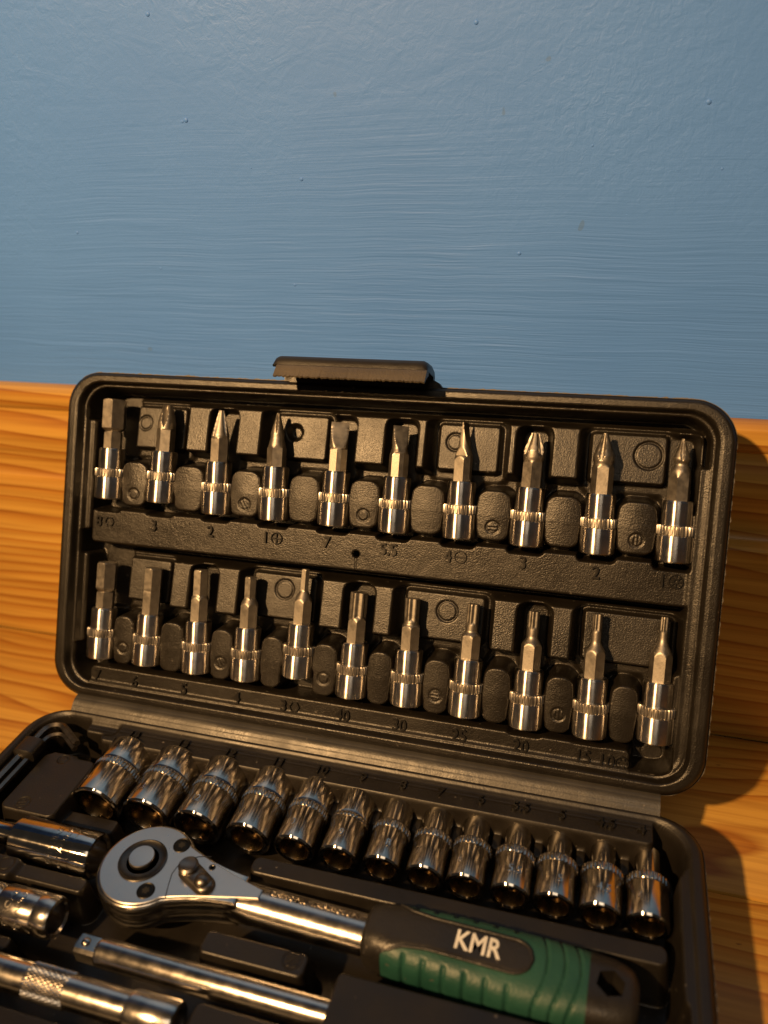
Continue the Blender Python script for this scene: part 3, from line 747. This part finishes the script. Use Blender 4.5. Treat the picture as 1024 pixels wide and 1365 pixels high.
# scribed sector line on the plate
g = MB(); pts = [(17.0, 7.2), (13.5, 6.2), (10.6, 4.2), (9.2, 1.6), (9.0, -1.0), (10.0, -4.5), (11.4, -8.4)]
g.tube([(x, y, 10.40) for x, y in pts], .14, 6); link('seam', g.mesh('seam', 60), M['black_steel'], plate)
g = MB().rev([(6.9, 10.2), (6.95, 10.75), (6.6, 10.85), (6.0, 10.5), (4.6, 10.4), (4.0, 10.4)], 48, (-1.6, .6, 0))
ringo = link('release_collar', g.mesh('release_collar', 32), M['black_steel'], rat)
g = MB().rev([(3.7, 10.0), (3.7, 11.5), (3.5, 11.8), (2.6, 11.85)], 40, (-1.9, .9, 0)); link('release_button', g.mesh('release_button', 30), M['plate'], rat)
for x, y in ((6.6, 8.3), (4.9, -7.8)):
    g = MB().rev([(2.55, 10.1), (2.55, 10.5), (2.4, 10.62), (2.15, 10.46), (1.9, 10.46), (1.6, 10.56), (1.3, 10.58)], 32, (x, y, 0))
    s_ = link('screw', g.mesh('screw', 30), M['screw'], rat)
    g = MB(); th = np.linspace(0, 2 * PI, 48, endpoint=False)
    g.loft([[(x + 1.15 * (1 - .16 * (1 - math.cos(6 * t))) * math.cos(t), y + 1.15 * (1 - .16 * (1 - math.cos(6 * t))) * math.sin(t), z) for t in th] for z in (10.60, 10.61)], False, False)
    g.v += [(a, b, 10.612) for a, b, c in g.v[:48]]; g.f.append(tuple(range(96, 144)))
    link('star_shade', g.mesh('star_shade', 30), M['void'], s_)  # flat black star laid on the screw, as shade of a recess
def stad(a, b, ra, rb, z0s, sh=0.0):
    a, b = Vector(a), Vector(b); d = (b - a).normalized(); an = math.atan2(d.y, d.x); rings = []
    for ins, z in z0s:
        ring = []
        for t in np.linspace(PI / 2, 3 * PI / 2, 16): ring.append((a.x + (ra - ins) * math.cos(t + an), a.y + (ra - ins) * math.sin(t + an), z))
        for t in np.linspace(-PI / 2, PI / 2, 16): ring.append((b.x + (rb - ins) * math.cos(t + an), b.y + (rb - ins) * math.sin(t + an), z))
        rings.append(ring)
    return MB().loft(rings)
lev = link('direction_lever', stad((13.4, 1.2), (20.0, -2.0), 3.0, 2.8, [(-.2, 10.3), (0, 11.2), (.35, 11.8), (1.0, 12.1)]).mesh('direction_lever', 40), M['gunmetal'], rat)
g = MB().rev([(2.9, 11.6), (2.85, 12.8), (2.3, 13.3), (1.6, 13.1), (.6, 12.95)], 28, (13.3, 1.3, 0)); link('thumb_dish', g.mesh('thumb_dish', 40), M['gunmetal'], lev)
g = MB().rev([(2.4 * math.cos(a), 11.6 + 2.0 * math.sin(a)) for a in np.linspace(0, 1.5, 7)], 28, (19.3, -1.6, 0)); link('thumb_bump', g.mesh('thumb_bump', 60), M['gunmetal'], lev)
g = MB().rev([(1.0, 10.2), (1.0, 10.5), (.7, 10.55), (.5, 10.4)], 20, (19.0, 4.0, 0)); link('detent_hole', g.mesh('detent_hole', 30), M['black_steel'], rat)
# shaft: flattened neck turning into a round rod
rings = []
for x in np.linspace(24.0, 70.0, 30):
    t = min(1, max(0, (x - 24) / 12)); t = t * t * (3 - 2 * t)
    ry = 4.7 + .75 * t; rz = 4.4 + .5 * t; cz = 5.2 - .1 * t
    e = 2.0 + 1.6 * (1 - t)
    rings.append([(x, ry * math.copysign(abs(math.cos(a)) ** (2 / e), math.cos(a)), cz + rz * math.copysign(abs(math.sin(a)) ** (2 / e), math.sin(a))) for a in np.linspace(0, 2 * PI, 40, endpoint=False)])
shaft = link('shaft', MB().loft(rings).mesh('shaft', 40), M['chrome_soft'], rat)
link('lettering', rod_text('CHROME VANADIUM', 1.7, .25, 5.2, 1.1, 51, 1.25, True), M['chrome'], shaft, (0, 0, 5.1))
# handle
HX0, HX1 = 66.5, 134.5
def hw(x):
    return float(np.interp(x, [66.5, 67.5, 70, 76, 90, 105, 118, 127, 131, 133.6, 134.5], [5.6, 6.6, 7.4, 8.6, 9.4, 9.7, 9.5, 8.9, 8.2, 6.8, 5.2]))
def hh(x):
    return float(np.interp(x, [66.5, 67.5, 70, 76, 90, 118, 129, 133.0, 134.5], [5.4, 6.3, 6.9, 7.2, 7.3, 7.1, 6.7, 6.0, 4.6]))
HC = 6.0
def hsec(x, e=3.0, ins=0.0, n=72, rib=False):
    out = []
    for a in np.linspace(0, 2 * PI, n, endpoint=False):
        ca, sa = math.cos(a), math.sin(a)
        y = (hw(x) - ins) * math.copysign(abs(ca) ** (2 / e), ca); z = (hh(x) - ins) * math.copysign(abs(sa) ** (2 / e), sa)
        k = 1.0
        if rib:
            d = 0.0
            s = (x - 76.0) / 5.2; fr = s - math.floor(s)
            if 74 < x < 109 and abs(ca) ** (2 / e) > .70 and sa > -.6: d = .55 * max(0, 1 - abs(fr - .5) / .16)      # finger grooves
            if x > 108:                                                                                              # curved rings near the end
                yy = y / hw(x); xr = x + 2.6 * yy * yy
                for c in (113.2, 117.4, 121.2): d = max(d, .6 * max(0, 1 - abs(xr - c) / .55))
            k = 1 - d / 8.5
        out.append((x, y * k, HC + z * k))
    return out
xs = list(np.arange(69.0, 123.8, .3))
grip = link('grip', MB().loft([hsec(x, rib=True) for x in xs]).mesh('grip', 50), M['green'], rat)
link('nose', MB().loft([hsec(x, 3.0, -.12 if x > 66.6 else .4) for x in [66.5, 66.9, 67.5, 68.2, 69, 70, 71, 72.0, 72.6]]).mesh('nose', 40), M['handle'], rat)
cap = link('end_cap', MB().loft([hsec(x, 3.0, -.15) for x in [122.8, 123.4, 124.6, 126.2, 128, 129.4, 130.6, 131.6, 132.6, 133.4, 134.0, 134.4, 134.5]]).mesh('end_cap', 40), M['handle'], rat)
def hexpr(c, r, z0, z1, r2, rot=.4):
    mb = MB(); q = lambda rr, z: [(c[0] + rr * math.cos(PI / 3 * k + rot), c[1] + rr * math.sin(PI / 3 * k + rot), z) for k in range(6)]
    mb.loft([q(r2, z0), q(r2, z1), q(r, z1), q(r, z0 + .1)], False, True); return mb
cut = link('cutter', MB().loft([[(127.9 + 3.5 * math.cos(PI / 3 * k + .35), 3.5 * math.sin(PI / 3 * k + .35), z) for k in range(6)] for z in (4.0, 20.0)]).mesh('cutter', 0), M['void'], rat)
bo = cap.modifiers.new('hole', 'BOOLEAN'); bo.object = cut; bo.solver = 'EXACT'
dg = bpy.context.evaluated_depsgraph_get(); cm = bpy.data.meshes.new_from_object(cap.evaluated_get(dg)); cap.modifiers.clear(); cap.data = cm
cm.set_sharp_from_angle(angle=math.radians(35)); bpy.data.objects.remove(cut)
# black centre panel running from the nose to a rounded end
def panel_outline(ins=0.0):
    top, bot = [], []
    for x in np.linspace(68.0, 109.5, 60):
        h = float(np.interp(x, [68, 71, 74, 78, 84, 104], [7.3, 7.6, 6.6, 5.0, 4.3, 4.4])) - ins
        t = (x - 104.5) / 5.0
        if t > 0: h *= math.sqrt(max(0, 1 - t * t))
        xx = x - ins * (t > .9)
        top.append((xx, h)); bot.append((xx, -h))
    return top + bot[::-1]
def on_top(x, y, lift):
    q = min(.97, abs(y) / hw(x)); return HC + hh(x) * (1 - q ** 3) ** (1 / 3) + lift
g = MB()
for ins, lift0, lift1 in [(0, -.6, .42), ]:
    cols = 16; top = panel_outline(0)[:60]; rings = []
    for (x, h) in top:
        ring = []
        for k in range(cols + 1):
            y = -h + 2 * h * k / cols; ed = min(k, cols - k)
            ring.append((x, y, on_top(x, y, .42 - (.2 if ed == 0 else 0))))
        for k in range(cols + 1)[::-1]:
            y = -h + 2 * h * k / cols; ring.append((x, y, on_top(x, y, -.7)))
        rings.append(ring)
    g.loft(rings)
panel = link('centre_panel', g.mesh('centre_panel', 40), M['handle'], rat)
bd = panel_outline()[:60]; edge = [(x, h, on_top(x, h, .25)) for x, h in bd if x > 74] + [(x, -h, on_top(x, h, .25)) for x, h in bd[::-1] if x > 74]
link('panel_border', MB().tube(edge, .42, 8).mesh('panel_border', 60), M['handle'], panel)
link('brand_lettering', text_mesh('KMR', 4.9, .16, .13, .80), M['white'], panel, (96.2, .2, HC + 7.3 + .46), (0, 0, 0))

# ------------------------------------------------------------------ extension bar, sliding bar, adapters
def xrod(prof, n=44):
    """solid of revolution along +x"""
    mb = MB(); t = np.linspace(0, 2 * PI, n, endpoint=False)
    return mb.loft([[(x, r * math.cos(a), r * math.sin(a)) for a in t] for r, x in prof])
ext = empty('extension_bar', (66.5, -79.8, ZO - 9.0), (0, 0, math.radians(-.3)), 'long plain chrome extension bar with square end below the ratchet', 'extension bar')
link('rod', xrod([(3.0, 6.2), (3.5, 6.8), (3.65, 7.4), (3.65, 82), (3.2, 82.6)]).mesh('rod', 30), M['chrome_soft'], ext)
a = 2.75; c_ = .8; oc = [(a, -a + c_), (a, a - c_), (a - c_, a), (-a + c_, a), (-a, a - c_), (-a, -a + c_), (-a + c_, -a), (a - c_, -a)]
g = MB().loft([[(x, p * k, q * k) for p, q in oc] for x, k in [(0, .8), (.5, .97), (.9, 1), (6.6, 1)]])
sq = link('square_drive', g.mesh('square_drive', 30), M['chrome_soft'], ext)
g = MB().rev([(1.3 * math.cos(t), 1.0 * math.sin(t)) for t in np.linspace(0, 1.5, 6)], 20, (3.0, 0, 2.55)); link('detent_ball', g.mesh('detent_ball', 60), M['chrome'], sq)

bar = empty('knurled_bar', (20, -91.0, ZO - 9.0), (0, 0, 0), 'chrome bar with a patch of diamond knurling, nearest the lower left corner', 'extension bar')
link('rod', xrod([(3.6, -12), (4.1, -11.5), (4.1, 69.0), (3.7, 69.6)]).mesh('rod', 30), M['chrome_soft'], bar)
link('socket_end', xrod([(3.9, 69.2), (4.7, 69.8), (4.9, 70.4), (4.9, 81.6), (4.6, 82.3), (3.2, 82.4), (3.0, 78)]).mesh('socket_end', 30), M['chrome_soft'], bar)
g = MB(); n = 30; rows_ = 13; t0 = 2 * PI / n
for i in range(n):
    for j in range(rows_):
        a0 = (i + .5 * (j % 2)) * t0; x = 40.5 + j * .92
        if x < 38.3 + 1.0 * math.sin(i * 2.1) * .3: pass
        P = lambda da, dx, rr: (x + dx, rr * math.cos(a0 + da), rr * math.sin(a0 + da))
        g.add([P(0, -.86, 4.08), P(t0 * .47, 0, 4.08), P(0, .86, 4.08), P(-t0 * .47, 0, 4.08), P(0, 0, 4.42)], [(0, 1, 4), (1, 2, 4), (2, 3, 4), (3, 0, 4)])
tag(link('knurling', g.mesh('knurling', 0), M['chrome_soft'], bar), kind='stuff')

ad = empty('drive_adapter', (26, -53.2, ZO - 9.5), (0, 0, math.radians(-.5)), 'thick chrome adapter with stamped lettering, left of the ratchet head', 'adapter')
link('neck', xrod([(2.6, -14), (3.4, -13), (3.8, -10), (3.4, -6), (3.9, -3.0), (4.4, -1.0), (5.2, .4)]).mesh('neck', 40), M['chrome_x'], ad)
bd_ = link('barrel', xrod([(5.0, 0), (6.2, .5), (6.6, 1.4), (6.6, 22.2), (6.45, 22.35), (6.45, 22.7), (6.6, 22.85), (6.6, 27.6), (6.2, 28.4), (5.4, 28.6), (4.8, 28.0), (4.6, 22)], 64).mesh('barrel', 30), M['chrome_x'], ad)
for t_, x in (('CHROME', 16.0), ('VANADIUM', 19.3)):
    link('lettering', rod_text(t_, 1.9, .25, 6.6, 1.05, x, 2.15, False), M['chrome_x'], bd_)

ad2 = empty('bit_adapter', (38, -74.0, ZO - 9.5), (0, 0, 0), 'short stepped chrome adapter, between the thick adapter and the knurled bar', 'adapter')
link('neck', xrod([(3.0, -22), (5.2, -21), (5.2, -1.4), (4.6, -.6), (4.6, 1)]).mesh('neck', 40), M['chrome_soft'], ad2)
b2 = link('barrel', xrod([(4.4, 0), (5.3, .3), (5.6, .9), (5.6, 12.0), (5.45, 12.3), (5.6, 12.6), (5.6, 16.6), (5.2, 17.4), (4.4, 17.6), (3.9, 17.0), (3.6, 12)], 64).mesh('barrel', 30), M['chrome_soft'], ad2)

for t_, x in (('CHROME', 4.6), ('VANADIUM', 7.6)):
    link('lettering', rod_text(t_, 1.8, .25, 5.6, 1.0, x, 2.2, False), M['chrome_soft'], b2)

# ------------------------------------------------------------------ hex keys in the corner
def key(name, x, y1, rr, zz, end, lab, dx):
    o = empty(name, (x, -40, zz), (0, 0, 0), lab, 'hex key', 'hex keys in the left corner of the base')
    pts = [(0, -45, 0), (0, y1 + 40 - 4.5, 0)]
    for t in np.linspace(.15, 1, 8):
        a = t * math.radians(122); pts.append((4.2 * (1 - math.cos(a)), y1 + 40 - 4.5 + 4.2 * math.sin(a), 0))
    q = Vector(pts[-1]); d = Vector((math.cos(math.radians(-32)), math.sin(math.radians(-32)), 0))
    pts.append(tuple(q + d * end))
    link('rod', MB().tube(pts, rr, 6, PI / 6).mesh('rod', 40), M['gunmetal'], o)
key('hex_key', 7.0, -11.2, 1.35, ZO - 4.6, 11, 'outer bent steel hex key in the left corner of the case', 0)
key('hex_key', 9.9, -14.6, 1.05, ZO - 5.2, 8, 'inner thinner hex key, against the broad black pad', 0)
g = MB(); 
for y0, y1 in ((-28.5, -19.5),):
    rings = []
    for y in np.linspace(y0, y1, 8):
        e = math.sqrt(max(.15, min(1, (y - y0 + .2) / 1.5, (y1 - y + .2) / 1.5)))
        rings.append([(8.2 + 4.0 * e * math.copysign(abs(math.cos(a)) ** .6, math.cos(a)), y, -4.6 - BZ * 0 + 2.6 * e * math.copysign(abs(math.sin(a)) ** .6, math.sin(a))) for a in np.linspace(0, 2 * PI, 24, endpoint=False)])
    g.loft(rings)
link('key_clip', g.mesh('key_clip', 50), M['plastic_smooth'], case, OFF)
